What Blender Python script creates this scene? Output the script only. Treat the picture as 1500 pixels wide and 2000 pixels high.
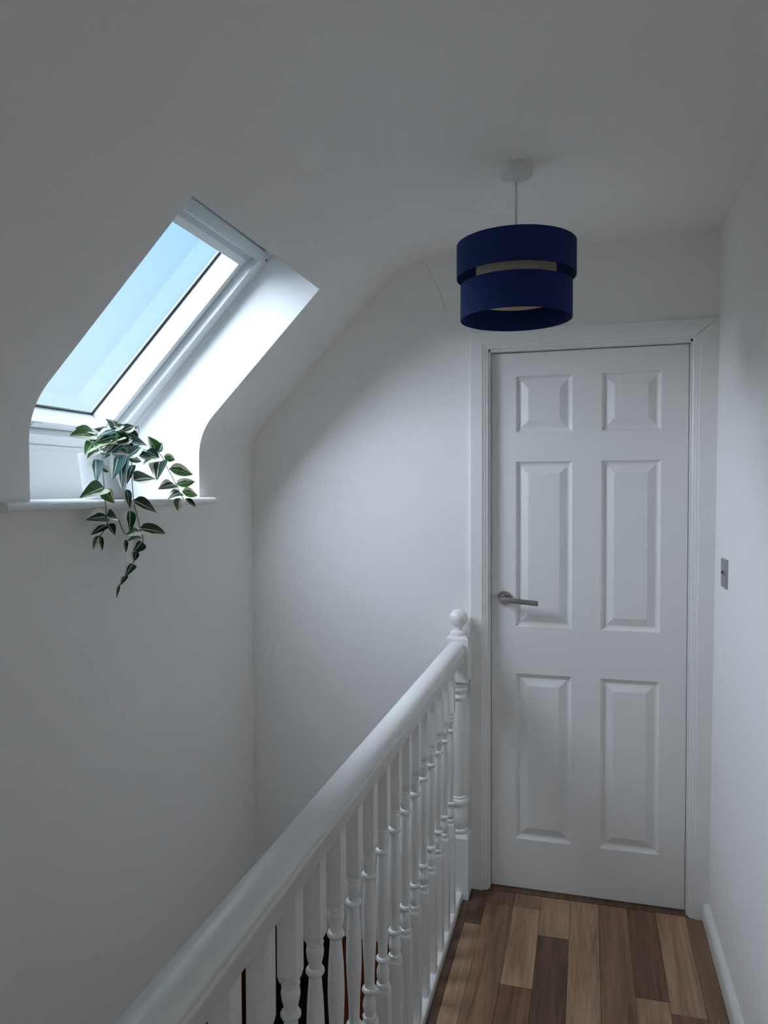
import bpy, bmesh, math, random
from mathutils import Vector, Matrix

sc = bpy.context.scene
for o in list(bpy.data.objects):
    bpy.data.objects.remove(o, do_unlink=True)
random.seed(7)

# ------------------------------------------------------------------ camera
F_PX, YAW, PITCH, ROLL = 1449.34, 0.266434, -0.031896, -0.004323
CAM = Vector((0.33772, -2.75072, 1.49063))
fw = Vector((-math.sin(YAW) * math.cos(PITCH), math.cos(YAW) * math.cos(PITCH), math.sin(PITCH)))
rt0 = Vector((math.cos(YAW), math.sin(YAW), 0))
up0 = rt0.cross(fw)
rt = math.cos(ROLL) * rt0 + math.sin(ROLL) * up0
up = -math.sin(ROLL) * rt0 + math.cos(ROLL) * up0
cd = bpy.data.cameras.new('camera')
cd.sensor_fit = 'VERTICAL'
cd.sensor_height = 36.0
cd.lens = F_PX / 2000 * 36.0
cd.clip_start = 0.02
cam = bpy.data.objects.new('camera', cd)
sc.collection.objects.link(cam)
m3 = Matrix((rt, up, -fw)).transposed()
cam.matrix_world = Matrix.Translation(CAM) @ m3.to_4x4()
sc.camera = cam

# ------------------------------------------------------------------ world, sun, daylight, exposure
SUN_E, SUN_ANG = 15.5, 82
world = bpy.data.worlds.new('sky')
sc.world = world
world.use_nodes = True
wn = world.node_tree
wn.nodes.clear()
wo = wn.nodes.new('ShaderNodeOutputWorld')
wb = wn.nodes.new('ShaderNodeBackground')
wt = wn.nodes.new('ShaderNodeTexCoord')
ws = wn.nodes.new('ShaderNodeSeparateXYZ')
wr = wn.nodes.new('ShaderNodeValToRGB')
wr.color_ramp.elements[0].position = 0.05
wr.color_ramp.elements[0].color = (0.72, 0.92, 1.0, 1)
wr.color_ramp.elements[1].position = 0.38
wr.color_ramp.elements[1].color = (0.36, 0.71, 1.0, 1)
wn.links.new(wt.outputs['Generated'], ws.inputs[0])
wn.links.new(ws.outputs['Z'], wr.inputs[0])
wn.links.new(wr.outputs[0], wb.inputs['Color'])
wb.inputs['Strength'].default_value = 0.755
wn.links.new(wb.outputs[0], wo.inputs[0])

sd = bpy.data.lights.new('hazy_sun_offscreen', 'SUN')
sd.energy = SUN_E
sd.angle = math.radians(SUN_ANG)
sd.color = (0.77, 0.845, 1.0)
sun = bpy.data.objects.new('hazy_sun_offscreen', sd)
sc.collection.objects.link(sun)
sun.rotation_euler = Vector((0.60, 0.40, -0.69)).to_track_quat('-Z', 'Y').to_euler()
sun.location = (-4, -2, 5)

sc.view_settings.view_transform = 'Standard'
sc.view_settings.look = 'None'
sc.view_settings.gamma = 1.0
sc.view_settings.use_curve_mapping = False
sc.view_settings.exposure = 0.43
sc.cycles.max_bounces = 14
sc.cycles.diffuse_bounces = 10
sc.cycles.transparent_max_bounces = 12
sc.cycles.sample_clamp_indirect = 6.0
sc.cycles.use_denoising = True


# ------------------------------------------------------------------ helpers
def lin(*c):
    return tuple((v / 255 / 12.92) if v / 255 <= 0.04045 else ((v / 255 + 0.055) / 1.055) ** 2.4 for v in c) + (1.0,)


def ray(u, v):
    return rt * ((u - 750) / F_PX) - up * ((v - 1000) / F_PX) + fw


def at_x(u, v, x):
    d = ray(u, v)
    return CAM + d * ((x - CAM.x) / d.x)


def new_mat(name):
    m = bpy.data.materials.new(name)
    m.use_nodes = True
    nt = m.node_tree
    return m, nt, nt.nodes['Principled BSDF']


def paint(name, col, rough=0.6, bump=0.0, scale=80, spec=0.5):
    m, nt, b = new_mat(name)
    b.inputs['Base Color'].default_value = col
    b.inputs['Roughness'].default_value = rough
    b.inputs['Specular IOR Level'].default_value = spec
    tc = nt.nodes.new('ShaderNodeTexCoord')
    n = nt.nodes.new('ShaderNodeTexNoise')
    n.inputs['Scale'].default_value = scale
    n.inputs['Detail'].default_value = 3
    nt.links.new(tc.outputs['Object'], n.inputs['Vector'])
    mx = nt.nodes.new('ShaderNodeMix')
    mx.data_type = 'RGBA'
    mx.inputs['A'].default_value = tuple(c * 0.97 for c in col[:3]) + (1,)
    mx.inputs['B'].default_value = col
    nt.links.new(n.outputs['Fac'], mx.inputs['Factor'])
    nt.links.new(mx.outputs['Result'], b.inputs['Base Color'])
    if bump:
        bp = nt.nodes.new('ShaderNodeBump')
        bp.inputs['Strength'].default_value = bump
        bp.inputs['Distance'].default_value = 0.002
        nt.links.new(n.outputs['Fac'], bp.inputs['Height'])
        nt.links.new(bp.outputs[0], b.inputs['Normal'])
    return m


WALL = paint('matt_white_plaster', (0.90, 0.872, 0.838, 1), 0.85, 0.12, 45, 0.2)
GLOSS = paint('white_gloss_paint', (0.85, 0.835, 0.805, 1), 0.28, 0.05, 25)
SATIN = paint('white_satin_paint', (0.80, 0.79, 0.765, 1), 0.42, 0.03, 25)
DOORP = paint('white_door_paint', (0.83, 0.81, 0.78, 1), 0.45, 0.12, 260)
FRAMEW = paint('white_window_lacquer', (0.78, 0.79, 0.79, 1), 0.4, 0.0, 30)
LINING = paint('white_lining_board', (0.80, 0.80, 0.79, 1), 0.55, 0.02, 30)
GASKET = paint('dark_gasket', (0.02, 0.02, 0.025, 1), 0.6)
METALB = paint('grey_metal_bar', (0.52, 0.56, 0.55, 1), 0.45, 0, 30)
POT = paint('pale_glazed_pot', (0.66, 0.67, 0.68, 1), 0.35, 0.05, 60)
SOIL = paint('dark_compost', (0.03, 0.02, 0.015, 1), 0.95, 0.5, 120)
STEM = paint('green_stem', (0.10, 0.13, 0.05, 1), 0.55)
SEAM = paint('dark_navy_edge', (0.003, 0.004, 0.012, 1), 0.8)
NAVY = paint('navy_cotton', (0.008, 0.022, 0.105, 1), 0.8, 0.25, 500, 0.2)
CREAM = paint('cream_diffuser', (0.70, 0.58, 0.46, 1), 0.7)
WIRE = paint('white_flex', (0.72, 0.70, 0.64, 1), 0.5)
PLAST = paint('white_plastic', (0.80, 0.79, 0.77, 1), 0.35)
DARKW = paint('brown_hall_panelling', (0.17, 0.085, 0.045, 1), 0.6)
DARKGAP = paint('dark_edge_strip', (0.045, 0.027, 0.018, 1), 0.6)
BROWN = paint('orange_brown_varnish', (0.46, 0.12, 0.025, 1), 0.35, 0.05, 20)
CARPET = paint('brown_stair_carpet', (0.10, 0.06, 0.04, 1), 0.95, 0.4, 300)
CRACK = paint('crack_line', (0.45, 0.43, 0.42, 1), 0.9)
SCREW = paint('dark_screw', (0.05, 0.05, 0.05, 1), 0.4)


def metal(name, col, rough):
    m, nt, b = new_mat(name)
    b.inputs['Base Color'].default_value = col
    b.inputs['Metallic'].default_value = 1.0
    tc = nt.nodes.new('ShaderNodeTexCoord')
    n = nt.nodes.new('ShaderNodeTexNoise')
    n.inputs['Scale'].default_value = 90
    mp = nt.nodes.new('ShaderNodeMapRange')
    mp.inputs['To Min'].default_value = rough * 0.8
    mp.inputs['To Max'].default_value = rough * 1.25
    nt.links.new(tc.outputs['Object'], n.inputs['Vector'])
    nt.links.new(n.outputs['Fac'], mp.inputs['Value'])
    nt.links.new(mp.outputs[0], b.inputs['Roughness'])
    return m


STEEL = metal('brushed_steel', (0.42, 0.41, 0.40, 1), 0.32)
CHROME = metal('polished_chrome', (0.50, 0.48, 0.47, 1), 0.15)


def glass_mat():
    m = bpy.data.materials.new('window_glass')
    m.use_nodes = True
    nt = m.node_tree
    nt.nodes.clear()
    o = nt.nodes.new('ShaderNodeOutputMaterial')
    t = nt.nodes.new('ShaderNodeBsdfTransparent')
    t.inputs['Color'].default_value = (0.97, 0.99, 1.0, 1)
    g = nt.nodes.new('ShaderNodeBsdfGlossy')
    g.inputs['Roughness'].default_value = 0.02
    fr = nt.nodes.new('ShaderNodeFresnel')
    fr.inputs['IOR'].default_value = 1.45
    mx = nt.nodes.new('ShaderNodeMixShader')
    ge = nt.nodes.new('ShaderNodeNewGeometry')
    nb = nt.nodes.new('ShaderNodeMath')
    nb.operation = 'SUBTRACT'
    nb.inputs[0].default_value = 1.0
    nt.links.new(ge.outputs['Backfacing'], nb.inputs[1])
    mu = nt.nodes.new('ShaderNodeMath')
    mu.operation = 'MULTIPLY'
    nt.links.new(fr.outputs[0], mu.inputs[0])
    nt.links.new(nb.outputs[0], mu.inputs[1])
    nt.links.new(mu.outputs[0], mx.inputs[0])
    nt.links.new(t.outputs[0], mx.inputs[1])
    nt.links.new(g.outputs[0], mx.inputs[2])
    nt.links.new(mx.outputs[0], o.inputs[0])
    return m


GLASS = glass_mat()


def plank_mat(name, dark, light, seed):
    m, nt, b = new_mat(name)
    tc = nt.nodes.new('ShaderNodeTexCoord')
    oi = nt.nodes.new('ShaderNodeObjectInfo')
    ml = nt.nodes.new('ShaderNodeMath')
    ml.operation = 'MULTIPLY'
    ml.inputs[1].default_value = 37.0
    nt.links.new(oi.outputs['Random'], ml.inputs[0])
    mp = nt.nodes.new('ShaderNodeMapping')
    mp.inputs['Scale'].default_value = (26, 1.6, 1)
    nt.links.new(tc.outputs['Object'], mp.inputs['Vector'])
    cx = nt.nodes.new('ShaderNodeCombineXYZ')
    nt.links.new(ml.outputs[0], cx.inputs[0])
    nt.links.new(ml.outputs[0], cx.inputs[1])
    nt.links.new(cx.outputs[0], mp.inputs['Location'])
    n1 = nt.nodes.new('ShaderNodeTexNoise')
    n1.inputs['Scale'].default_value = 1.0
    n1.inputs['Detail'].default_value = 7
    n1.inputs['Roughness'].default_value = 0.65
    n1.inputs['Distortion'].default_value = 0.9
    nt.links.new(mp.outputs[0], n1.inputs['Vector'])
    mp2 = nt.nodes.new('ShaderNodeMapping')
    mp2.inputs['Scale'].default_value = (240, 7, 1)
    nt.links.new(tc.outputs['Object'], mp2.inputs['Vector'])
    nt.links.new(cx.outputs[0], mp2.inputs['Location'])
    n2 = nt.nodes.new('ShaderNodeTexNoise')
    n2.inputs['Scale'].default_value = 1.0
    n2.inputs['Detail'].default_value = 3
    nt.links.new(mp2.outputs[0], n2.inputs['Vector'])
    add = nt.nodes.new('ShaderNodeMath')
    add.operation = 'MULTIPLY_ADD'
    add.inputs[1].default_value = 0.35
    nt.links.new(n2.outputs['Fac'], add.inputs[0])
    nt.links.new(n1.outputs['Fac'], add.inputs[2])
    cr = nt.nodes.new('ShaderNodeValToRGB')
    cr.color_ramp.elements[0].position = 0.50
    cr.color_ramp.elements[0].color = dark
    cr.color_ramp.elements[1].position = 0.84
    cr.color_ramp.elements[1].color = light
    nt.links.new(add.outputs[0], cr.inputs[0])
    nt.links.new(cr.outputs[0], b.inputs['Base Color'])
    b.inputs['Roughness'].default_value = 0.42
    bp = nt.nodes.new('ShaderNodeBump')
    bp.inputs['Strength'].default_value = 0.08
    bp.inputs['Distance'].default_value = 0.001
    nt.links.new(n2.outputs['Fac'], bp.inputs['Height'])
    nt.links.new(bp.outputs[0], b.inputs['Normal'])
    return m


P_TAN = plank_mat('plank_tan_oak', (0.23, 0.130, 0.066, 1), (0.48, 0.310, 0.178, 1), 1)
P_MID = plank_mat('plank_mid_oak', (0.15, 0.076, 0.038, 1), (0.34, 0.200, 0.112, 1), 2)
P_DARK = plank_mat('plank_dark_oak', (0.062, 0.030, 0.017, 1), (0.165, 0.088, 0.050, 1), 3)
P_RED = plank_mat('plank_red_oak', (0.10, 0.044, 0.023, 1), (0.25, 0.125, 0.068, 1), 4)


def leaf_mat(name, green, green2, cream, margin, side):
    m, nt, b = new_mat(name)
    uv = nt.nodes.new('ShaderNodeUVMap')
    sp = nt.nodes.new('ShaderNodeSeparateXYZ')
    nt.links.new(uv.outputs[0], sp.inputs[0])
    n = nt.nodes.new('ShaderNodeTexNoise')
    n.inputs['Scale'].default_value = 4
    nt.links.new(uv.outputs[0], n.inputs['Vector'])
    oi = nt.nodes.new('ShaderNodeObjectInfo')

    def math_(op, a, bb=None, c=None):
        x = nt.nodes.new('ShaderNodeMath')
        x.operation = op
        for i, v in enumerate((a, bb, c)):
            if v is None:
                continue
            if isinstance(v, (int, float)):
                x.inputs[i].default_value = v
            else:
                nt.links.new(v, x.inputs[i])
        return x.outputs[0]
    off = math_('MULTIPLY_ADD', n.outputs['Fac'], 0.35, -0.17)
    u = math_('SUBTRACT', sp.outputs['X'], 0.5)
    au = math_('ABSOLUTE', u)
    one = math_('ADD', math_('MULTIPLY', u, side), off)          # one-sided pale margin
    marg = math_('GREATER_THAN', one, margin)
    mid = math_('LESS_THAN', math_('ADD', au, math_('MULTIPLY', off, 0.15)), 0.035)
    wv = nt.nodes.new('ShaderNodeTexWave')
    wv.inputs['Scale'].default_value = 2.6
    wv.inputs['Distortion'].default_value = 1.5
    nt.links.new(uv.outputs[0], wv.inputs['Vector'])
    c1 = nt.nodes.new('ShaderNodeMix')
    c1.data_type = 'RGBA'
    c1.inputs['A'].default_value = green
    c1.inputs['B'].default_value = green2
    nt.links.new(math_('MULTIPLY', wv.outputs['Fac'], math_('ADD', oi.outputs['Random'], 0.1)), c1.inputs['Factor'])
    c2 = nt.nodes.new('ShaderNodeMix')
    c2.data_type = 'RGBA'
    c2.inputs['B'].default_value = cream
    nt.links.new(c1.outputs['Result'], c2.inputs['A'])
    nt.links.new(math_('MAXIMUM', marg, math_('MULTIPLY', mid, 0.7)), c2.inputs['Factor'])
    nt.links.new(c2.outputs['Result'], b.inputs['Base Color'])
    b.inputs['Roughness'].default_value = 0.5
    b.inputs['Specular IOR Level'].default_value = 0.15
    return m


LEAVES = [
    leaf_mat('leaf_dark_variegated', (0.005, 0.020, 0.010, 1), (0.022, 0.075, 0.028, 1), (0.74, 0.74, 0.58, 1), 0.24, 1.0),
    leaf_mat('leaf_green_variegated', (0.030, 0.12, 0.025, 1), (0.12, 0.28, 0.06, 1), (0.76, 0.78, 0.56, 1), 0.20, -1.0),
    leaf_mat('leaf_blue_variegated', (0.018, 0.060, 0.050, 1), (0.055, 0.14, 0.11, 1), (0.70, 0.74, 0.64, 1), 0.18, 1.0),
    leaf_mat('leaf_pale_variegated', (0.05, 0.12, 0.06, 1), (0.20, 0.30, 0.16, 1), (0.72, 0.74, 0.62, 1), -0.02, -1.0),
]


# ---- mesh helpers
def link(name, me, mat=None, parent=None, smooth=None):
    if mat is not None and not me.materials:
        me.materials.append(mat)
    if smooth is not None:
        for p in me.polygons:
            p.use_smooth = True
        me.set_sharp_from_angle(angle=math.radians(smooth))
    o = bpy.data.objects.new(name, me)
    sc.collection.objects.link(o)
    if parent is not None:
        o.parent = parent
    return o


def bm_obj(name, bm, mat, parent=None, smooth=None):
    me = bpy.data.meshes.new(name)
    bmesh.ops.recalc_face_normals(bm, faces=bm.faces)
    bm.to_mesh(me)
    bm.free()
    return link(name, me, mat, parent, smooth)


def tag(o, label=None, cat=None, group=None, kind=None):
    if label:
        o['label'] = label
    if cat:
        o['category'] = cat
    if group:
        o['group'] = group
    if kind:
        o['kind'] = kind
    return o


def empty(name, loc=(0, 0, 0)):
    o = bpy.data.objects.new(name, None)
    sc.collection.objects.link(o)
    o.location = loc
    o.empty_display_size = 0.05
    return o


def box(bm, x0, x1, y0, y1, z0, z1, bev=0.0):
    t = bmesh.new()
    vs = [t.verts.new((x, y, z)) for x in (x0, x1) for y in (y0, y1) for z in (z0, z1)]
    for f in ((0, 1, 3, 2), (4, 6, 7, 5), (0, 4, 5, 1), (2, 3, 7, 6), (0, 2, 6, 4), (1, 5, 7, 3)):
        t.faces.new([vs[i] for i in f])
    if bev:
        bmesh.ops.bevel(t, geom=t.edges[:], offset=bev, segments=2, profile=0.5, affect='EDGES')
    me = bpy.data.meshes.new('tmp')
    t.to_mesh(me)
    t.free()
    bm.from_mesh(me)
    bpy.data.meshes.remove(me)


def box_obj(name, d, mat, parent=None, bev=0.0, smooth=None):
    bm = bmesh.new()
    box(bm, *d, bev=bev)
    return bm_obj(name, bm, mat, parent, smooth)


def lathe(bm, prof, cx=0, cy=0, seg=24, cap=True):
    rings = []
    for r, z in prof:
        rings.append([bm.verts.new((cx + r * math.cos(2 * math.pi * i / seg), cy + r * math.sin(2 * math.pi * i / seg), z)) for i in range(seg)])
    for a, b in zip(rings, rings[1:]):
        for i in range(seg):
            j = (i + 1) % seg
            bm.faces.new((a[i], a[j], b[j], b[i]))
    if cap:
        bm.faces.new(rings[0])
        bm.faces.new(list(reversed(rings[-1])))


def extrude_profile(bm, prof, path_fn, n, closed=True):
    """prof: list of 2D points; path_fn(i) maps a profile point to 3D at station i"""
    rows = [[bm.verts.new(path_fn(i, p)) for p in prof] for i in range(n)]
    k = len(prof)
    for a, b in zip(rows, rows[1:]):
        for i in range(k if closed else k - 1):
            j = (i + 1) % k
            bm.faces.new((a[i], a[j], b[j], b[i]))
    if closed:
        bm.faces.new(rows[0])
        bm.faces.new(list(reversed(rows[-1])))


def ngon(bm, pts):
    f = bm.faces.new([bm.verts.new(p) for p in pts])
    f.normal_update()
    bmesh.ops.triangulate(bm, faces=[f])


def tube(bm, pts, r, seg=6):
    n = len(pts)
    rings = []
    for i, p in enumerate(pts):
        d = (pts[min(i + 1, n - 1)] - pts[max(i - 1, 0)]).normalized()
        a = d.orthogonal().normalized()
        if rings:
            a = (prev - d * prev.dot(d)).normalized()
        prev = a
        b = d.cross(a)
        rr = r[i] if isinstance(r, (list, tuple)) else r
        rings.append([bm.verts.new(p + (a * math.cos(2 * math.pi * k / seg) + b * math.sin(2 * math.pi * k / seg)) * rr) for k in range(seg)])
    for A, B in zip(rings, rings[1:]):
        for k in range(seg):
            j = (k + 1) % seg
            bm.faces.new((A[k], A[j], B[j], B[k]))
    bm.faces.new(rings[0])
    bm.faces.new(list(reversed(rings[-1])))


def bez(a, c, b, n):
    return [((1 - t) ** 2 * a[0] + 2 * t * (1 - t) * c[0] + t * t * b[0], (1 - t) ** 2 * a[1] + 2 * t * (1 - t) * c[1] + t * t * b[1]) for t in [i / n for i in range(n + 1)]]


def catmull(pts, n=6):
    out = []
    P = [pts[0]] + list(pts) + [pts[-1]]
    for i in range(1, len(P) - 2):
        for k in range(n):
            t = k / n
            p0, p1, p2, p3 = P[i - 1], P[i], P[i + 1], P[i + 2]
            out.append(0.5 * ((2 * p1) + (p2 - p0) * t + (2 * p0 - 5 * p1 + 4 * p2 - p3) * t * t + (3 * p1 - p0 - 3 * p2 + p3) * t ** 3))
    out.append(pts[-1])
    return out


# ------------------------------------------------------------------ dimensions
XL = -0.954            # left wall
YW = -0.03             # far wall face
YB = -4.6              # back wall behind the viewer
ZC = 2.347             # ceiling
ZH = -0.27             # lower edge of the stairwell walls (ceiling of the hall below)
ZG = -2.6              # ground floor
TAN = 1.0255           # slope of the roof soffit
Y0, Y1 = -1.252, -0.442    # skylight opening
ZS = 1.462             # sill top
XE = -0.09             # landing edge
ang = math.atan(TAN)
SX, SZ = math.cos(ang), math.sin(ang)          # up the slope
NX, NZ = -SZ, SX                               # out through the slope
slope_z = lambda x: 2.232 + (x + 0.421) * TAN
HX = -0.508
HZ = slope_z(HX)


def W(s, n, y):
    """window coordinates: s up the slope from the head, n outwards, y along the wall"""
    return Vector((HX + s * SX + n * NX, y, HZ + s * SZ + n * NZ))


def xwall(z):
    return 0.748 + 0.018 * z / ZC


# soffit profile from the wall foot to the right wall
zb = slope_z(XL)
bendA = bez((XL, zb - 0.085), (XL, zb), (XL + 0.085 * SX, zb + 0.085 * SZ), 10)
xt = -0.421 + (ZC - 2.232) / TAN
bendB = bez((xt - 0.17 * SX, ZC - 0.17 * SZ), (xt, ZC), (xt + 0.17, ZC), 12)
prof = [(XL, ZH), (XL, 0.6), (XL, ZS - 0.012)] + bendA
nA = len(prof)
iS = 2
prof += [(HX, HZ)]
iH = len(prof) - 1
prof += bendB + [(0.2, ZC), (xwall(ZC), ZC)]


def shell(name, i0, i1):
    bm = bmesh.new()
    ys = [YB, Y0, Y1, YW]
    grid = [[bm.verts.new((prof[i][0], y, prof[i][1])) for y in ys] for i in range(i0, i1 + 1)]
    for a in range(i1 - i0):
        for b in range(3):
            if b == 1 and iS <= a + i0 < iH:
                continue
            bm.faces.new((grid[a][b], grid[a + 1][b], grid[a + 1][b + 1], grid[a][b + 1]))
    for v in [v for v in bm.verts if not v.link_faces]:
        bm.verts.remove(v)
    return tag(bm_obj(name, bm, WALL, smooth=25), kind='structure')


wl = shell('wall_left', 0, nA - 1)
wl['label'] = 'plain white stairwell wall beneath the skylight sill'
ce = shell('ceiling', nA - 1, len(prof) - 1)
ce['label'] = 'white ceiling running down into the sloped soffit around the skylight'

# far wall with the door opening
JX0, JX1, JZ = -0.014, 0.690, 1.995
bm = bmesh.new()
pts = [(XL, YW, ZH)] + [(x, YW, z) for x, z in prof[1:]]
pts += [(xwall(0), YW, 0.0), (JX1, YW, 0.0), (JX1, YW, JZ), (JX0, YW, JZ), (JX0, YW, 0.0), (XE - 0.06, YW, 0.0), (XE - 0.06, YW, ZH)]
ngon(bm, pts)
wf = tag(bm_obj('wall_far', bm, WALL), 'white end wall with the door, shaped by the sloping soffit', kind='structure')
# hairline crack in the plaster
crack = [(825, 503), (833, 520), (845, 545), (858, 568), (865, 590), (871, 612)]
cp = []
for u, v in crack:
    d = ray(u, v)
    cp.append(CAM + d * ((YW - 0.0002 - CAM.y) / d.y))
bm = bmesh.new()
tube(bm, catmull(cp, 4), 0.0009, 4)
tag(bm_obj('hairline_crack', bm, CRACK, wf), 'fine crack line in the plaster')

# unseen wall added across the stairwell's near end to block light from behind
YN = -2.95
bm = bmesh.new()
XN = XE - 0.02
zN = ZC
ngon(bm, [(XL, YN, ZG)] + [(x, YN, z) for x, z in prof[1:] if x < XN] + [(XN, YN, ZC), (XN, YN, ZG)])
ngon(bm, [(XN, YN, ZH), (XN, YN, ZC), (XN, YB, ZC), (XN, YB, ZH)])
tag(bm_obj('wall_light_block', bm, WALL), 'unseen white wall added at the near end of the stairwell to block light', kind='structure')

# right wall (leans out a touch), back wall
bm = bmesh.new()
ngon(bm, [(xwall(0), YB, 0), (xwall(0), YW, 0), (xwall(ZC), YW, ZC), (xwall(ZC), YB, ZC)])
tag(bm_obj('wall_right', bm, WALL), 'white right-hand wall carrying the light switch', kind='structure')
bm = bmesh.new()
WX0, WX1, WZ0, WZ1 = 0.0, 0.66, 0.9, 2.1
ngon(bm, [(XN, YB, ZH), (WX0, YB, ZH), (WX0, YB, ZC), (XN, YB, ZC)])
ngon(bm, [(WX0, YB, ZH), (WX1, YB, ZH), (WX1, YB, WZ0), (WX0, YB, WZ0)])
ngon(bm, [(WX0, YB, WZ1), (WX1, YB, WZ1), (WX1, YB, ZC), (WX0, YB, ZC)])
ngon(bm, [(WX1, YB, ZH), (xwall(0), YB, ZH), (xwall(ZC), YB, ZC), (WX1, YB, ZC)])
tag(bm_obj('wall_back', bm, WALL), 'white wall at the other end of the landing', kind='structure')
w2 = tag(empty('window_added', (0.33, YB, 1.5)), 'unseen white framed window added at the other end of the landing to let in daylight', kind='structure')  # unseen window, added to bring sky light in from behind
bm = bmesh.new()
for d in ((-.33, -.28, -.6, .6), (.28, .33, -.6, .6), (-.28, .28, -.6, -.55), (-.28, .28, .55, .6)):
    box(bm, d[0], d[1], -0.04, 0.02, d[2], d[3])
bm_obj('window_frame', bm, SATIN, w2)
box_obj('pane', (-.28, .28, -.012, -.006, -.55, .55), GLASS, w2)

# ------------------------------------------------------------------ floor with separate planks
fl = tag(box_obj('floor', (XE, 0.76, YB, 0.06, -0.27, -0.004), DARKGAP), 'wood-effect plank floor of mixed tan and brown boards', kind='structure')
seams = [-0.062, -0.005, 0.0915, 0.188, 0.2875, 0.3845, 0.482, 0.576, 0.674, 0.7275]
cols = {  # from the door towards the viewer: (end y, material)
    0: [(-0.265, P_DARK), (-0.95, P_TAN), (-1.5, P_MID)],
    1: [(-0.123, P_RED), (-0.80, P_MID), (-1.4, P_DARK)],
    2: [(-0.122, P_MID), (-0.552, P_TAN), (-1.1, P_RED)],
    3: [(-0.275, P_TAN), (-0.88, P_DARK), (-1.6, P_MID)],
    4: [(-0.92, P_TAN), (-1.5, P_DARK)],
    5: [(-0.78, P_MID), (-1.3, P_TAN)],
    6: [(-0.509, P_RED), (-1.05, P_TAN)],
    7: [(-0.555, P_TAN), (-1.15, P_RED)],
    8: [(-0.72, P_MID), (-1.3, P_TAN)],
}
pmesh = {}
allm = [P_TAN, P_MID, P_DARK, P_RED]
for c in range(9):
    x0, x1 = seams[c], seams[c + 1]
    y = -0.036
    runs = list(cols[c])
    yy = runs[-1][0]
    while yy > YB:
        yy -= random.choice((0.45, 0.6, 0.72))
        runs.append((max(yy, YB), random.choice(allm)))
    for ye, mt in runs:
        bm = bmesh.new()
        g = 0.0005
        L = y - ye
        box(bm, -(x1 - x0) / 2 + g, (x1 - x0) / 2 - g, -L / 2 + g, L / 2 - g, -0.0045, 0.0, bev=0.0004)
        o = bm_obj('plank', bm, mt, fl)
        o.location = ((x0 + x1) / 2, (y + ye) / 2, 0)
        y = ye
# dark strips where the flooring stops
box_obj('edge_strip', (XE + 0.001, -0.0625, YB, -0.128, -0.0045, -0.0005), P_DARK, fl)
box_obj('edge_strip', (0.728, 0.7475, YB, -0.046, -0.0045, -0.0005), P_DARK, fl)
box_obj('threshold_strip', (JX0 + 0.002, JX1 - 0.002, -0.036, 0.03, -0.0045, 0.0012), P_DARK, fl, bev=0.0006)

# baseboard
bm = bmesh.new()
bp = [(0.728, 0.0), (0.728, 0.045), (0.730, 0.053), (0.734, 0.059), (0.739, 0.062), (0.751, 0.062), (0.751, 0.0)]
extrude_profile(bm, bp, lambda i, p: (p[0], (-4.58, -0.047)[i], p[1]), 2)
tag(bm_obj('baseboard_right', bm, GLOSS, smooth=30), 'low white skirting board along the right wall', kind='structure')

# ------------------------------------------------------------------ stairwell below
tag(box_obj('wall_stair', (XE - 0.02, XE, -4.55, 2.0, ZG, -0.27), WALL), 'white wall enclosing the stairs under the landing edge', kind='structure')
tag(box_obj('floor_hall', (-3.0, XE, -4.55, 2.0, ZG - 0.05, ZG), P_DARK), 'dark floor of the hall at the foot of the stairs', kind='structure')
hall_y = 1.0
tag(box_obj('wall_hall', (-3.0, XE, hall_y, hall_y + 0.05, ZG, ZH), DARKW), 'brown panelled end wall of the hall below', kind='structure')
tag(box_obj('wall_hall_side', (-3.05, -3.0, -4.55, hall_y, ZG, ZH), DARKW), 'brown panelled side wall of the hall below', kind='structure')
tag(box_obj('wall_hall_back', (-3.0, XE - 0.02, -4.6, -4.55, ZG, ZH), DARKW), 'brown panelled back wall of the hall below', kind='structure')
bm = bmesh.new()
ngon(bm, [(-3.0, YW, ZH), (XE, YW, ZH), (XE, hall_y, ZH), (-3.0, hall_y, ZH)])
ngon(bm, [(-3.0, -4.6, ZH), (XL, -4.6, ZH), (XL, YW, ZH), (-3.0, YW, ZH)])
tag(bm_obj('ceiling_hall', bm, WALL), 'white ceiling of the hall below', kind='structure')


def hall_door(name, x0, x1, y, label):
    r = tag(empty(name, ((x0 + x1) / 2, y, ZG)), label, kind='structure')
    w = x1 - x0
    h = ZH - ZG - 0.005
    box_obj('door_leaf', (-w / 2, w / 2, -0.045, 0.0, 0.01, h), BROWN, r)
    for a, b in ((0.12, 0.85), (1.0, 1.92)):
        for sx in (-1, 1):
            xa, xb = (-w / 2 + 0.09, -0.04) if sx < 0 else (0.04, w / 2 - 0.09)
            box_obj('panel', (xa, xb, -0.055, -0.044, a, b), BROWN, r, bev=0.004)
    bm = bmesh.new()
    lathe(bm, [(0.012, 0), (0.012, 0.03), (0.027, 0.04), (0.03, 0.055), (0.02, 0.07)], 0, 0, 16)
    k = bm_obj('knob', bm, STEEL, r, 40)
    k.rotation_euler = (math.radians(90), 0, 0)
    k.location = (w / 2 - 0.06, -0.045, 1.0)
    return r


hall_door('door_2', -0.66, -0.115, 0.16, 'orange-brown varnished panel door glimpsed between the balusters')
hall_door('door_3', -2.1, -1.5, hall_y, 'orange-brown varnished panel door further along the dark hall')

st = tag(empty('staircase', (-0.52, -1.6, ZG)), 'brown carpeted stairs going down beside the balustrade', 'stairs')
o = box_obj('top_step', (-0.425, 0.375, 0, 0.70, -0.2, 0.0), CARPET, st, bev=0.012)
o.location = (0, YN + 0.005 + 1.6, -0.2 - ZG)
for i in range(11):
    o = box_obj('step', (-0.425, 0.375, 0, 0.245, -0.2, 0.0), CARPET, st, bev=0.012)
    o.location = (0, -2.245 + 0.2 * i + 1.6, -0.2 * (i + 2) - ZG)

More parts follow.
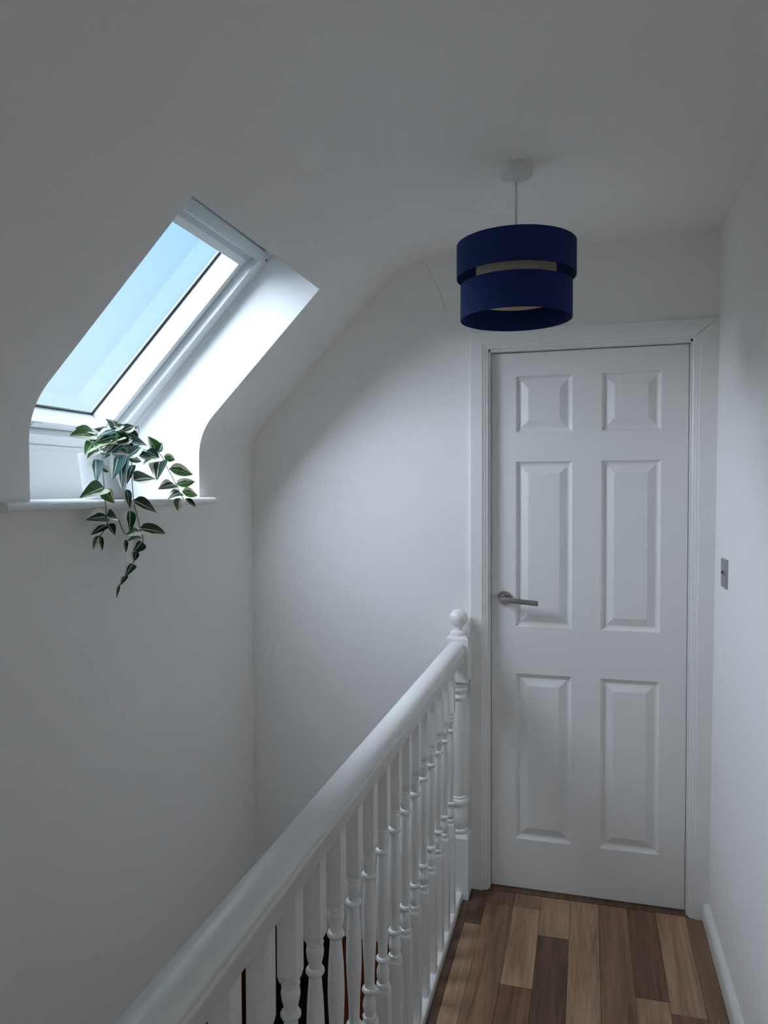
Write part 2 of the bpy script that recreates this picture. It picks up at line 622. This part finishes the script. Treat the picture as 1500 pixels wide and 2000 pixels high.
# ------------------------------------------------------------------ skylight: lining, frame, sash, glass
lin_ = tag(empty('trim_2', W(-0.45, 0.1, (Y0 + Y1) / 2)), 'white boarded lining of the deep skylight opening', kind='structure')
L0 = lin_.location
ND = 0.205
corner = W(-0.918, ND, 0)
XBK = corner.x


def part_ngon(name, faces, mat, parent):
    bm = bmesh.new()
    for f in faces:
        ngon(bm, [Vector(p) - parent.location for p in f])
    bmesh.ops.remove_doubles(bm, verts=bm.verts, dist=1e-5)
    return bm_obj(name, bm, mat, parent)


sideprof = [(XL, ZS - 0.012)] + bendA + [(HX, HZ)]
for y in (Y0, Y1):
    h = W(0, ND, 0)
    pl = [(x, y, z) for x, z in sideprof] + [(h.x, y, h.z), (corner.x, y, corner.z), (XBK, y, ZS - 0.012)]
    part_ngon('side_lining', [pl], LINING, lin_)
h = W(0, ND, 0)
part_ngon('head_lining', [[(HX, Y0, HZ), (HX, Y1, HZ), (h.x, Y1, h.z), (h.x, Y0, h.z)]], LINING, lin_)
part_ngon('back_panel', [[(XBK, Y0, ZS - 0.03), (XBK, Y1, ZS - 0.03), (corner.x, Y1, corner.z), (corner.x, Y0, corner.z)]], LINING, lin_)
# small beads where the lining boards meet the window frame
bm = bmesh.new()
for ya, yb in ((Y1 - 0.006, Y1 + 0.002), (Y0 - 0.002, Y0 + 0.006)):
    c = [W(s, n, y) - L0 for s in (-0.918, 0.0) for n in (ND - 0.012, ND) for y in (ya, yb)]
    vs = [bm.verts.new(p) for p in c]
    for f in ((0, 1, 3, 2), (4, 6, 7, 5), (0, 4, 5, 1), (2, 3, 7, 6), (0, 2, 6, 4), (1, 5, 7, 3)):
        bm.faces.new([vs[i] for i in f])
bm_obj('bead', bm, LINING, lin_)
bm = bmesh.new()
for za, zb2 in ((-0.016, 0.0),):
    c = [Vector((corner.x + dx, y, corner.z + dz)) - L0 for dz in (za, zb2) for dx in (-0.002, 0.008) for y in (Y0, Y1)]
    vs = [bm.verts.new(p) for p in c]
    for f in ((0, 1, 3, 2), (4, 6, 7, 5), (0, 4, 5, 1), (2, 3, 7, 6), (0, 2, 6, 4), (1, 5, 7, 3)):
        bm.faces.new([vs[i] for i in f])
bm_obj('bead', bm, LINING, lin_)

win = tag(empty('window_1', W(-0.45, 0.25, (Y0 + Y1) / 2)), 'white roof window set in the sloping soffit above the sill', kind='structure')
# window empty is rotated so its local axes are (s, y, n)
win.rotation_mode = 'QUATERNION'
R = Matrix((Vector((SX, 0, SZ)), Vector((0, 1, 0)), Vector((SX, 0, SZ)).cross(Vector((0, 1, 0))))).transposed()
win.rotation_quaternion = R.to_quaternion()
WC = (-0.45, (Y0 + Y1) / 2, 0.25)


def wbox(name, s0, s1, y0, y1, n0, n1, mat, parent=None, bev=0.0, smooth=None):
    p = parent or win
    return box_obj(name, (s0 - WC[0], s1 - WC[0], y0 - WC[1], y1 - WC[1], n0 - WC[2], n1 - WC[2]), mat, p, bev, smooth)


# local z of the empty = s x y: check it points outwards
assert (Vector((SX, 0, SZ)).cross(Vector((0, 1, 0)))).dot(Vector((NX, 0, NZ))) > 0.99


def ring(name, s0, s1, y0, y1, ws0, ws1, wy0, wy1, n0, n1, mat, bev=0.0):
    bm = bmesh.new()
    for a, b, c, d in ((s0, s0 + ws0, y0, y1), (s1 - ws1, s1, y0, y1), (s0 + ws0, s1 - ws1, y0, y0 + wy0), (s0 + ws0, s1 - ws1, y1 - wy1, y1)):
        box(bm, a - WC[0], b - WC[0], c - WC[1], d - WC[1], n0 - WC[2], n1 - WC[2], bev)
    return bm_obj(name, bm, mat, win)


FR = ring('window_frame', -0.922, 0.004, Y0 - 0.004, Y1 + 0.004, 0.046, 0.03, 0.054, 0.054, ND - 0.001, 0.31, FRAMEW)
s0, s1, ya, yb = -0.872, -0.03, Y0 + 0.056, Y1 - 0.056
ring('sash', s0, s1, ya, yb, 0.024, 0.088, 0.024, 0.024, 0.232, 0.315, FRAMEW, 0.002)
ring('gasket', s0 + 0.02, s1 - 0.086, ya + 0.02, yb - 0.02, 0.0075, 0.006, 0.0075, 0.0075, 0.306, 0.309, GASKET)
ring('glazing_bead', s0 + 0.02, s1 - 0.084, ya + 0.02, yb - 0.02, 0.013, 0.009, 0.013, 0.013, 0.3105, 0.314, METALB)
wbox('glass_pane', s0 + 0.015, s1 - 0.08, ya + 0.015, yb - 0.015, 0.315, 0.319, GLASS)
# ventilation bar and stepped head cover
wbox('head_cover', -0.094, -0.03, ya + 0.003, yb - 0.003, 0.222, 0.236, METALB, bev=0.003)
wbox('head_cover_step', -0.072, -0.02, Y0 + 0.04, Y1 - 0.05, 0.210, 0.224, METALB, bev=0.003)
vb = wbox('ventilation_bar', -0.066, -0.030, Y0 + 0.03, Y1 - 0.034, 0.184, 0.212, METALB, bev=0.005, smooth=40)
wbox('end_cap_screw', -0.052, -0.045, Y1 - 0.05, Y1 - 0.043, 0.1825, 0.186, SCREW, vb)
wbox('sash_latch', s0 + 0.005, s0 + 0.02, -0.87, -0.83, 0.228, 0.234, FRAMEW, bev=0.001)

# sill
bm = bmesh.new()
box(bm, XBK - 0.005, XL, Y0 - 0.002, Y1 + 0.002, ZS - 0.024, ZS)
pr = [(XL - 0.001, ZS), (-0.925, ZS)] + [(-0.925 + 0.012 * math.sin(a), ZS - 0.012 + 0.012 * math.cos(a)) for a in [math.pi * i / 8 for i in range(1, 8)]] + [(-0.925, ZS - 0.024), (XL - 0.001, ZS - 0.024)]
extrude_profile(bm, pr, lambda i, p: (p[0], (-1.368, -0.392)[i], p[1]), 2)
sill = tag(bm_obj('window_sill', bm, GLOSS, smooth=35), 'white bullnosed sill board across the foot of the skylight opening', 'sill')

# ------------------------------------------------------------------ door, jamb and architrave
DW, DH = 0.676, 1.981
d1 = tag(empty('door_1', (DW / 2, 0, 0)), 'white six-panel door with a steel lever handle', kind='structure')
pan = [(0.088, 0.288, 1.691, 1.896), (0.388, 0.588, 1.691, 1.896),
       (0.088, 0.288, 0.980, 1.586), (0.388, 0.588, 0.980, 1.586),
       (0.088, 0.288, 0.188, 0.806), (0.388, 0.588, 0.188, 0.806)]
# leaf: grid of quads with the panel cells left open, plus the moulded returns
xs = [0, .088, .288, .388, .588, DW]
zs = [0.004, .188, .806, .980, 1.586, 1.691, 1.896, DH]
bm = bmesh.new()
ox = -DW / 2
gv = [[bm.verts.new((x + ox, 0, z)) for z in zs] for x in xs]
for i in range(5):
    for j in range(7):
        if i in (1, 3) and j in (1, 3, 5):
            continue
        bm.faces.new((gv[i][j], gv[i + 1][j], gv[i + 1][j + 1], gv[i][j + 1]))
b_ = [bm.verts.new((x + ox, 0.04, z)) for x, z in ((0, zs[0]), (DW, zs[0]), (DW, DH), (0, DH))]
f_ = [gv[0][0], gv[5][0], gv[5][7], gv[0][7]]
bm.faces.new(b_)
bm.faces.new([gv[i][0] for i in range(6)] + [b_[1], b_[0]])
bm.faces.new([gv[i][7] for i in range(6)] + [b_[2], b_[3]])
bm.faces.new([gv[0][j] for j in range(8)] + [b_[3], b_[0]])
bm.faces.new([gv[5][j] for j in range(8)] + [b_[2], b_[1]])
bm_obj('door_leaf', bm, DOORP, d1)
for x0, x1, z0, z1 in pan:
    bm = bmesh.new()
    steps = [(0, 0.0), (0.002, 0.003), (0.005, 0.008), (0.010, 0.0115), (0.016, 0.0125), (0.0165, 0.0125), (0.043, 0.0015), (0.045, 0.001)]
    prev = None
    for ins, dep in steps:
        r = [bm.verts.new((x + ox, dep, z)) for x, z in ((x0 + ins, z0 + ins), (x1 - ins, z0 + ins), (x1 - ins, z1 - ins), (x0 + ins, z1 - ins))]
        if prev:
            for k in range(4):
                bm.faces.new((prev[k], prev[(k + 1) % 4], r[(k + 1) % 4], r[k]))
        prev = r
    bm.faces.new(prev)
    bm_obj('panel', bm, DOORP, d1)

hd = empty('lever_handle', (0.048 + ox, 0, 1.085))
hd.parent = d1
hd['label'] = 'brushed steel lever on a round rose'
bm = bmesh.new()
lathe(bm, [(0.026, 0.0), (0.026, 0.006), (0.0245, 0.0085), (0.012, 0.009), (0.0105, 0.012), (0.0100, 0.046)], seg=32)
r_ = bm_obj('rose', bm, CHROME, hd, 35)
r_.rotation_euler = (math.radians(90), 0, 0)
bm = bmesh.new()
tube(bm, [Vector(p) for p in ((-0.004, -0.049, 0.002), (0.002, -0.050, 0.0), (0.06, -0.051, -0.005), (0.113, -0.050, -0.0095))], [0.0088, 0.0098, 0.0098, 0.0098], 16)
bm_obj('lever', bm, STEEL, hd, 40)
bm = bmesh.new()
tube(bm, [Vector(p) for p in ((0.1135, -0.050, -0.0096), (0.1235, -0.0498, -0.0105))], [0.0096, 0.0096], 16)
bm_obj('lever_end', bm, CHROME, hd, 40)

tr = tag(empty('trim_1', (DW / 2, YW, 0)), 'white moulded door frame around the panelled door', kind='structure')


def tbox(name, d, bev=0.0):
    return box_obj(name, (d[0] - DW / 2, d[1] - DW / 2, d[2] - YW, d[3] - YW, d[4], d[5]), GLOSS, tr, bev)


tbox('door_jamb', (JX0, -0.002, YW, 0.06, 0, JZ))
tbox('door_jamb', (DW + 0.002, JX1, YW, 0.06, 0, JZ))
tbox('door_jamb_head', (JX0, JX1, YW, 0.06, DH + 0.003, JZ))
# added backing sheet, keeps light from leaking round the door
box_obj('gap_backing', (-DW / 2 - 0.002, DW / 2 + 0.002, 0.071, 0.08, 0, DH + 0.003), GLOSS, tr)
# architrave: offsets (distance out from the inner edge, thickness off the wall)
ap_l = [(0, 0), (0, 0.006), (0.003, 0.0085), (0.008, 0.0085), (0.010, 0.011), (0.014, 0.0125), (0.017, 0.012), (0.020, 0.0155), (0.024, 0.0165), (0.062, 0.0165), (0.066, 0.014), (0.066, 0)]


def arch_leg(x_in, sgn, width, name):
    k = width / 0.066
    pr_ = [(o if o < 0.03 else width - (0.066 - o), t) for o, t in ap_l]
    bm = bmesh.new()
    zin = DH + 0.012
    rows = []
    for z in (0.0, None):
        row = []
        for o, t in pr_:
            zz = 0.0 if z == 0.0 else zin + (o * 0.066 / width)
            row.append(bm.verts.new((x_in + sgn * o - DW / 2, -t, zz)))
        rows.append(row)
    n = len(pr_)
    for i in range(n):
        j = (i + 1) % n
        bm.faces.new((rows[0][i], rows[0][j], rows[1][j], rows[1][i]))
    bm.faces.new(rows[0])
    bm.faces.new(list(reversed(rows[1])))
    return bm_obj(name, bm, GLOSS, tr)


XA0, XA1 = -0.008, DW + 0.008
WA0, WA1 = 0.067, xwall(2.1) - XA1 + 0.002
arch_leg(XA0, -1, WA0, 'architrave_leg')
arch_leg(XA1, 1, WA1, 'architrave_leg')
bm = bmesh.new()
rows = []
for side in (0, 1):
    row = []
    for o, t in ap_l:
        wdt = (WA0, WA1)[side]
        x = (XA0 - o * wdt / 0.066) if side == 0 else (XA1 + o * wdt / 0.066)
        if 0.03 > o:
            x = (XA0 - o) if side == 0 else (XA1 + o)
        row.append(bm.verts.new((x - DW / 2, -t, DH + 0.012 + o)))
    rows.append(row)
n = len(ap_l)
for i in range(n):
    j = (i + 1) % n
    bm.faces.new((rows[0][i], rows[0][j], rows[1][j], rows[1][i]))
bm.faces.new(rows[0])
bm.faces.new(list(reversed(rows[1])))
bm_obj('architrave_head', bm, GLOSS, tr)

# ------------------------------------------------------------------ balustrade
XC = -0.112
bal = tag(empty('stair_balustrade', (XC, -1.5, 0)), 'white painted balustrade with turned spindles and ball-topped newel', 'balustrade')


def place(o, x, y, z=0):
    o.location = (x - XC, y + 1.5, z)
    return o


# handrail profile (offset from centre, z)
rp = [(-0.024, 0.868), (0.024, 0.868), (0.0265, 0.872), (0.0275, 0.898), (0.0305, 0.903), (0.0315, 0.908), (0.0305, 0.913), (0.0250, 0.9155), (0.0292, 0.918)]
rp += [(0.030 * math.cos(a), 0.921 + 0.0185 * math.sin(a)) for a in [math.pi * i / 14 for i in range(1, 14)]]
rp += [(-0.0292, 0.918), (-0.0250, 0.9155), (-0.0305, 0.913), (-0.0315, 0.908), (-0.0305, 0.903), (-0.0275, 0.898), (-0.0265, 0.872)]
bm = bmesh.new()
extrude_profile(bm, rp, lambda i, p: (p[0], (-2.29 + 1.5, -0.126 + 1.5)[i], p[1]), 2)
bm_obj('handrail', bm, GLOSS, bal, 32)
bm = bmesh.new()
brp = [(-0.031, 0.0), (0.0215, 0.0), (0.0215, 0.022), (0.018, 0.026), (-0.0275, 0.026), (-0.031, 0.022)]
extrude_profile(bm, brp, lambda i, p: (p[0], (-2.29 + 1.5, -0.126 + 1.5)[i], p[1]), 2)
bm_obj('base_rail', bm, GLOSS, bal, 20)
box_obj('apron_board', (-0.03, 0.022, -2.33 + 1.5, -0.03 + 1.5, -0.275, 0.0), GLOSS, bal)

# baluster
hw = 0.016
bm = bmesh.new()
box(bm, -hw, hw, -hw, hw, 0.024, 0.330)


def frustum(bm, h0, z0, h1, z1):
    a = [bm.verts.new((sx * h0, sy * h0, z0)) for sx, sy in ((-1, -1), (1, -1), (1, 1), (-1, 1))]
    b = [bm.verts.new((sx * h1, sy * h1, z1)) for sx, sy in ((-1, -1), (1, -1), (1, 1), (-1, 1))]
    for k in range(4):
        bm.faces.new((a[k], a[(k + 1) % 4], b[(k + 1) % 4], b[k]))
    bm.faces.new(list(reversed(a)))
    bm.faces.new(b)


frustum(bm, hw, 0.330, hw * 0.86, 0.337)
tp = [(0.0125, 0.334), (0.0125, 0.338), (0.0152, 0.340), (0.0158, 0.344), (0.0150, 0.348), (0.0115, 0.350), (0.0118, 0.353),
      (0.0140, 0.360), (0.0150, 0.368), (0.0145, 0.377), (0.0122, 0.386), (0.0105, 0.393), (0.0102, 0.397),
      (0.0145, 0.399), (0.0165, 0.4025), (0.0165, 0.406), (0.0145, 0.4095), (0.0108, 0.411),
      (0.0112, 0.43), (0.0125, 0.465), (0.0148, 0.505), (0.0160, 0.54), (0.0158, 0.565), (0.0145, 0.60), (0.0122, 0.63), (0.0110, 0.650),
      (0.0145, 0.652), (0.0165, 0.6555), (0.0165, 0.659), (0.0145, 0.6625), (0.0108, 0.664),
      (0.0112, 0.668), (0.0125, 0.674), (0.0148, 0.684), (0.0157, 0.692), (0.0148, 0.699), (0.0128, 0.7025), (0.0132, 0.704), (0.0152, 0.7055), (0.0152, 0.709), (0.0135, 0.7105), (0.0135, 0.716)]
lathe(bm, tp, seg=20)
frustum(bm, hw * 0.84, 0.713, hw, 0.724)
box(bm, -hw, hw, -hw, hw, 0.724, 0.872)
me = bpy.data.meshes.new('baluster')
bmesh.ops.recalc_face_normals(bm, faces=bm.faces)
bm.to_mesh(me)
bm.free()
place(link('baluster', me, GLOSS, bal, 38), XC, -0.252)
k = 1
while -0.252 - 0.1097 * k > -2.24:
    o = bpy.data.objects.new('baluster', me)
    sc.collection.objects.link(o)
    o.parent = bal
    place(o, XC, -0.252 - 0.1097 * k)
    k += 1

# newel posts
NW = 0.041
for ny in (-0.0875, -2.33):
    bm = bmesh.new()
    box(bm, -NW, NW, -NW, NW, 0.0, 0.222)
    frustum(bm, NW, 0.222, NW * 0.84, 0.232)
    np_ = [(0.030, 0.230), (0.031, 0.236), (0.0345, 0.239), (0.0345, 0.245), (0.029, 0.250), (0.0295, 0.255), (0.034, 0.268), (0.0355, 0.285), (0.033, 0.305), (0.0265, 0.328), (0.0255, 0.334),
           (0.034, 0.337), (0.0372, 0.344), (0.0372, 0.350), (0.034, 0.357), (0.0295, 0.359), (0.0295, 0.366), (0.0262, 0.37), (0.0285, 0.45), (0.0290, 0.56), (0.0285, 0.66), (0.0262, 0.722),
           (0.030, 0.725), (0.0315, 0.730), (0.0300, 0.737), (0.026, 0.741), (0.026, 0.750), (0.0325, 0.754), (0.034, 0.760), (0.0325, 0.766), (0.0295, 0.768), (0.0325, 0.771), (0.034, 0.777), (0.031, 0.783), (0.031, 0.790)]
    lathe(bm, np_, seg=28)
    frustum(bm, NW * 0.84, 0.783, NW, 0.792)
    box(bm, -NW, NW, -NW, NW, 0.792, 0.948)
    frustum(bm, NW, 0.948, NW * 0.80, 0.957)
    nw = place(bm_obj('newel_post', bm, GLOSS, bal, 38), -0.110, ny)
    bm = bmesh.new()
    bp2 = [(0.029, 0.955), (0.0305, 0.959), (0.0305, 0.965), (0.028, 0.970), (0.021, 0.973), (0.0150, 0.975), (0.0140, 0.980), (0.0143, 0.986)]
    R_ = 0.0335
    zc_ = 1.018
    a0 = math.asin(0.0150 / R_)
    bp2 += [(R_ * math.sin(a), zc_ - R_ * math.cos(a)) for a in [a0 + (math.pi - 0.05 - a0) * i / 14 for i in range(1, 15)]]
    lathe(bm, bp2, seg=32)
    bm_obj('ball_finial', bm, GLOSS, nw, 40)

# ------------------------------------------------------------------ pendant light
LX, LY = 0.153, -0.722
pen = tag(empty('pendant_light', (LX, LY, ZC)), 'navy two-tier drum pendant light hanging on a white flex', 'pendant light')
bm = bmesh.new()
lathe(bm, [(0.0415, 0.001), (0.0435, -0.003), (0.0435, -0.024), (0.041, -0.029), (0.035, -0.031), (0.010, -0.033), (0.0085, -0.038), (0.004, -0.040)], seg=40)
bm_obj('ceiling_rose', bm, PLAST, pen, 35)
bm = bmesh.new()
tube(bm, [Vector((0, 0, -0.034)), Vector((0, 0, -0.25))], 0.0032, 8)
bm_obj('flex', bm, WIRE, pen, 40)
bm = bmesh.new()
lathe(bm, [(0.009, -0.245), (0.019, -0.255), (0.020, -0.30), (0.0185, -0.325), (0.017, -0.33)], seg=20)
lh = bm_obj('lamp_holder', bm, PLAST, pen, 40)


def drum(name, r, z0, z1, mat, th=0.0022):
    bm = bmesh.new()
    seg = 64
    pr_ = [(r, z0), (r, z1), (r - th, z1), (r - th, z0)]
    rr = [[bm.verts.new((a * math.cos(2 * math.pi * i / seg), a * math.sin(2 * math.pi * i / seg), z)) for i in range(seg)] for a, z in pr_]
    for q in range(4):
        A, B = rr[q], rr[(q + 1) % 4]
        for i in range(seg):
            j = (i + 1) % seg
            bm.faces.new((A[i], A[j], B[j], B[i]))
    return bm_obj(name, bm, mat, pen, 40)


ZS_ = lambda z: z - ZC
up_ = drum('upper_shade', 0.158, ZS_(2.052), ZS_(2.139), NAVY)
lo_ = drum('lower_shade', 0.148, ZS_(1.941), ZS_(2.033), NAVY)
drum('inner_diffuser', 0.106, ZS_(1.990), ZS_(2.105), CREAM, 0.0015)
bm = bmesh.new()
for r, z in ((0.1555, 2.1365), (0.1555, 2.0545), (0.1455, 2.0305), (0.1055, 2.1035)):
    tube(bm, [Vector((r * math.cos(2 * math.pi * i / 48), r * math.sin(2 * math.pi * i / 48), ZS_(z))) for i in range(49)], 0.0013, 5)
for q in range(3):
    a = 2 * math.pi * q / 3 + 1.658
    c, s_ = math.cos(a), math.sin(a)
    tube(bm, [Vector((0.018 * c, 0.018 * s_, ZS_(2.070))), Vector((0.1055 * c, 0.1055 * s_, ZS_(2.1035))), Vector((0.155 * c, 0.155 * s_, ZS_(2.136)))], 0.0013, 5)
    tube(bm, [Vector((0.155 * c, 0.155 * s_, ZS_(2.056))), Vector((0.1455 * c, 0.1455 * s_, ZS_(2.0305)))], 0.0013, 5)
bm_obj('wire_frame', bm, SEAM, pen, 40)
# overlapped fabric seam inside the lower shade
bm = bmesh.new()
sa = math.radians(84)
r = 0.1455
ps = [[bm.verts.new((r * math.cos(a), r * math.sin(a), z)) for a in (sa - 0.055, sa, sa + 0.055)] for z in (ZS_(1.943), ZS_(2.031))]
for i in range(2):
    bm.faces.new((ps[0][i], ps[0][i + 1], ps[1][i + 1], ps[1][i]))
bm_obj('seam_overlap', bm, NAVY, lo_)

# ------------------------------------------------------------------ light switch
zsw = 1.221
sw = tag(empty('light_switch', (xwall(zsw), -0.245, zsw)), 'square brushed steel light switch on the right wall by the door', 'light switch')
box_obj('switch_plate', (-0.007, 0.004, -0.043, 0.043, -0.045, 0.045), STEEL, sw, bev=0.0012)
box_obj('toggle_surround', (-0.0085, -0.006, -0.009, 0.009, -0.009, 0.009), STEEL, sw, bev=0.001)
o = box_obj('toggle', (-0.013, -0.006, -0.003, 0.003, -0.004, 0.004), SCREW, sw, bev=0.001)
o.rotation_euler = (0, 0.3, 0)

# ------------------------------------------------------------------ potted plant
pc = at_x(204, 930, -1.035)
PX, PY = -1.035, pc.y
plant = tag(empty('potted_plant', (PX, PY, ZS)), 'variegated trailing plant in a pale pot, spilling over the window sill', 'potted plant')
PO = plant.location.copy()
bm = bmesh.new()
lathe(bm, [(0.054, 0.0), (0.058, 0.003), (0.0725, 0.128), (0.0735, 0.131), (0.0725, 0.133), (0.0695, 0.131), (0.066, 0.105), (0.02, 0.104)], seg=40)
pot = bm_obj('pot', bm, POT, plant, 40)
bm = bmesh.new()
lathe(bm, [(0.0668, 0.104), (0.0672, 0.112), (0.05, 0.118), (0.02, 0.121)], seg=24)
bm_obj('soil', bm, SOIL, plant, 60)


def leaf_mesh(name, bend, fold, twist):
    bm = bmesh.new()
    uvl = bm.loops.layers.uv.new('UVMap')
    NV, NU = 10, 6
    rows = []
    for j in range(NV + 1):
        t = j / NV
        w = (math.sin(math.pi * t ** 0.66) ** 0.8) * (1 - 0.3 * t) * 0.55 if 0 < t < 1 else 0.0
        row = []
        for i in range(NU + 1):
            q = i / NU * 2 - 1
            x = q * w * 1.25
            z = fold * abs(q) * w + bend * (0.25 - (t - 0.5) ** 2) * 1.0 - 0.03 * q * q
            z += twist * q * w * (t - 0.3)
            row.append((bm.verts.new((x, t, z)), (i / NU, t)))
        rows.append(row)
    for a, b in zip(rows, rows[1:]):
        for i in range(NU):
            quad = [a[i], a[i + 1], b[i + 1], b[i]]
            f = bm.faces.new([v for v, _ in quad])
            for lp, (_, uv) in zip(f.loops, quad):
                lp[uvl].uv = uv
            f.smooth = True
    me = bpy.data.meshes.new(name)
    bm.to_mesh(me)
    bm.free()
    return me


shapes = [(0.35, 0.35, 0.5), (0.55, 0.25, -0.6), (0.2, 0.55, 0.2)]
lmesh = {}
for mi, mt in enumerate(LEAVES):
    for si, sh in enumerate(shapes):
        me = leaf_mesh('leaf', *sh)
        me.materials.append(mt)
        lmesh[mi, si] = me


def depth(v):
    for (a, xa), (b, xb) in zip([(0, -1.03), (350, -0.995), (600, -0.940), (850, -0.893), (2000, -0.893)], [(350, -0.995), (600, -0.940), (850, -0.893), (2000, -0.893), (9999, -0.893)]):
        if a <= v <= b:
            return xa + (xb - xa) * (v - a) / (b - a)
    return -0.893


def pp(u, v, dx=0.0):
    return at_x(120 + u * 0.2, 800 + v * 0.2, depth(v) + dx)


def leaf(b, t, w, kind=0, roll=0.0, dx=0.0, dt=0.0):
    pb, pt = pp(*b, dx), pp(*t, dx + dt)
    d = pt - pb
    L = d.length
    ydir = d.normalized()
    view = (CAM - (pb + pt) / 2).normalized()
    z = (view + Vector((0, 0, 0.35))).normalized()
    z = (z - ydir * z.dot(ydir)).normalized()
    x = ydir.cross(z)
    rot = Matrix.Rotation(roll, 3, ydir)
    x, z = rot @ x, rot @ z
    dist = ((pb + pt) / 2 - CAM).dot(fw)
    wm = 2 * w * 0.2 / F_PX * dist / max(0.45, abs(math.cos(roll)))
    o = bpy.data.objects.new('leaf', lmesh[kind, random.randrange(3)])
    sc.collection.objects.link(o)
    o.parent = plant
    M = Matrix((x * wm, ydir * L, z * min(L, wm * 1.3))).transposed().to_4x4()
    M.translation = pb - PO
    o.matrix_basis = M
    return o


D, G, B_, P_ = 0, 1, 2, 3
LL = [((325, 245), (80, 252), 68, G, .1), ((320, 225), (130, 182), 42, G, .4), ((300, 330), (228, 440), 48, G, -.3), ((420, 760), (178, 862), 72, G, -.1), ((412, 775), (518, 915), 50, G, .3),
      ((440, 1048), (238, 1075), 66, D, .1), ((445, 1045), (548, 1065), 54, D, -.2), ((440, 1130), (288, 1222), 46, D, .3), ((450, 1120), (522, 1232), 40, D, -.2), ((378, 1230), (308, 1368), 27, P_, .3), ((380, 1235), (400, 1378), 22, D, .2),
      ((560, 430), (498, 685), 66, B_, -.2), ((590, 450), (590, 775), 62, B_, .2), ((335, 480), (335, 725), 62, B_, 0), ((395, 560), (465, 605), 28, P_, .2), ((695, 540), (640, 725), 38, D, .3),
      ((705, 690), (945, 682), 72, D, -.2), ((960, 505), (930, 690), 72, D, .2), ((1052, 578), (1285, 632), 52, G, .1), ((1120, 730), (1305, 705), 36, G, .3), ((1108, 730), (943, 775), 54, D, .1),
      ((1168, 810), (1038, 872), 48, D, 0), ((1178, 800), (1332, 836), 42, G, .2), ((1162, 862), (1136, 992), 44, P_, 0), ((1212, 868), (1312, 952), 24, D, .3), ((930, 410), (843, 258), 48, G, .2),
      ((925, 415), (1042, 385), 54, D, -.4), ((950, 425), (985, 320), 40, B_, .4), ((1000, 460), (1112, 492), 32, G, .2), ((925, 480), (798, 535), 44, P_, 0), ((745, 440), (888, 472), 34, B_, .2),
      ((645, 470), (785, 505), 34, P_, .2), ((640, 470), (800, 345), 46, B_, .2), ((640, 460), (545, 375), 40, P_, .2), ((615, 322), (410, 475), 52, B_, .3), ((680, 318), (850, 360), 52, B_, -.2),
      ((525, 205), (335, 275), 48, B_, .2), ((510, 180), (425, 85), 34, B_, .4), ((600, 205), (715, 160), 38, D, .3), ((645, 225), (752, 280), 38, D, .2), ((505, 262), (340, 320), 46, D, .1),
      ((540, 325), (700, 285), 42, D, .2), ((560, 180), (440, 130), 36, P_, .3), ((640, 778), (668, 968), 34, D, .2), ((700, 885), (932, 1008), 56, D, .2), ((665, 985), (672, 1195), 46, D, 0),
      ((768, 1160), (1018, 1212), 52, D, .2), ((770, 1190), (628, 1235), 44, P_, .1), ((785, 1288), (690, 1405), 52, D, -.3), ((628, 1268), (630, 1402), 20, D, .2), ((735, 1380), (708, 1482), 34, D, .2),
      ((700, 1505), (618, 1645), 44, D, .1), ((635, 1620), (575, 1715), 26, D, .3), ((562, 1718), (536, 1842), 15, D, .2), ((800, 1250), (640, 1290), 34, P_, .5), ((830, 400), (960, 470), 40, B_, .3),
      ((790, 420), (690, 390), 40, P_, .3), ((470, 300), (270, 400), 44, G, .2), ((380, 400), (250, 480), 38, P_, .4), ((620, 250), (480, 340), 40, G, .2), ((560, 240), (660, 330), 40, D, .3)]
for b, t, w, kd, rl in LL:
    leaf(b, t, w, kd, rl, random.uniform(-.006, .006), random.uniform(-.012, .012))
# the dense tuft over the pot
for i in range(60):
    a = random.uniform(0, 2 * math.pi)
    u0, v0 = 510 + 120 * math.cos(a) * random.random(), 275 + 75 * math.sin(a)
    ln = random.uniform(110, 190)
    b2 = random.uniform(0, 2 * math.pi)
    u1, v1 = u0 + ln * math.cos(b2), min(470, max(100, v0 + ln * 0.6 * math.sin(b2)))
    leaf((u0, v0), (u1, v1), random.uniform(30, 50), random.choice((0, 0, 1, 2, 2, 3)), random.uniform(-.5, .5), random.uniform(-.07, .0), random.uniform(-.05, .02))
vines = [[(470, 330), (400, 470), (418, 760), (440, 1050), (442, 1130), (380, 1232)],
         [(600, 330), (680, 480), (690, 690), (705, 880), (735, 1020), (770, 1160), (797, 1280), (745, 1400), (700, 1500), (640, 1620), (562, 1720)],
         [(560, 320), (800, 390), (960, 435), (1040, 580), (1118, 730), (1165, 830), (1195, 872)],
         [(442, 1045), (545, 1062), (600, 1180), (640, 1212), (770, 1175)],
         [(520, 300), (425, 330), (330, 245)], [(560, 300), (740, 160), (745, 270)], [(500, 320), (420, 440), (300, 330)], [(930, 440), (930, 410)]]
for vn in vines:
    bm = bmesh.new()
    P = catmull([pp(*q, -0.003) - PO for q in vn], 5)
    tube(bm, P, 0.0014, 5)
    bm_obj('stem', bm, STEM, plant, 60)
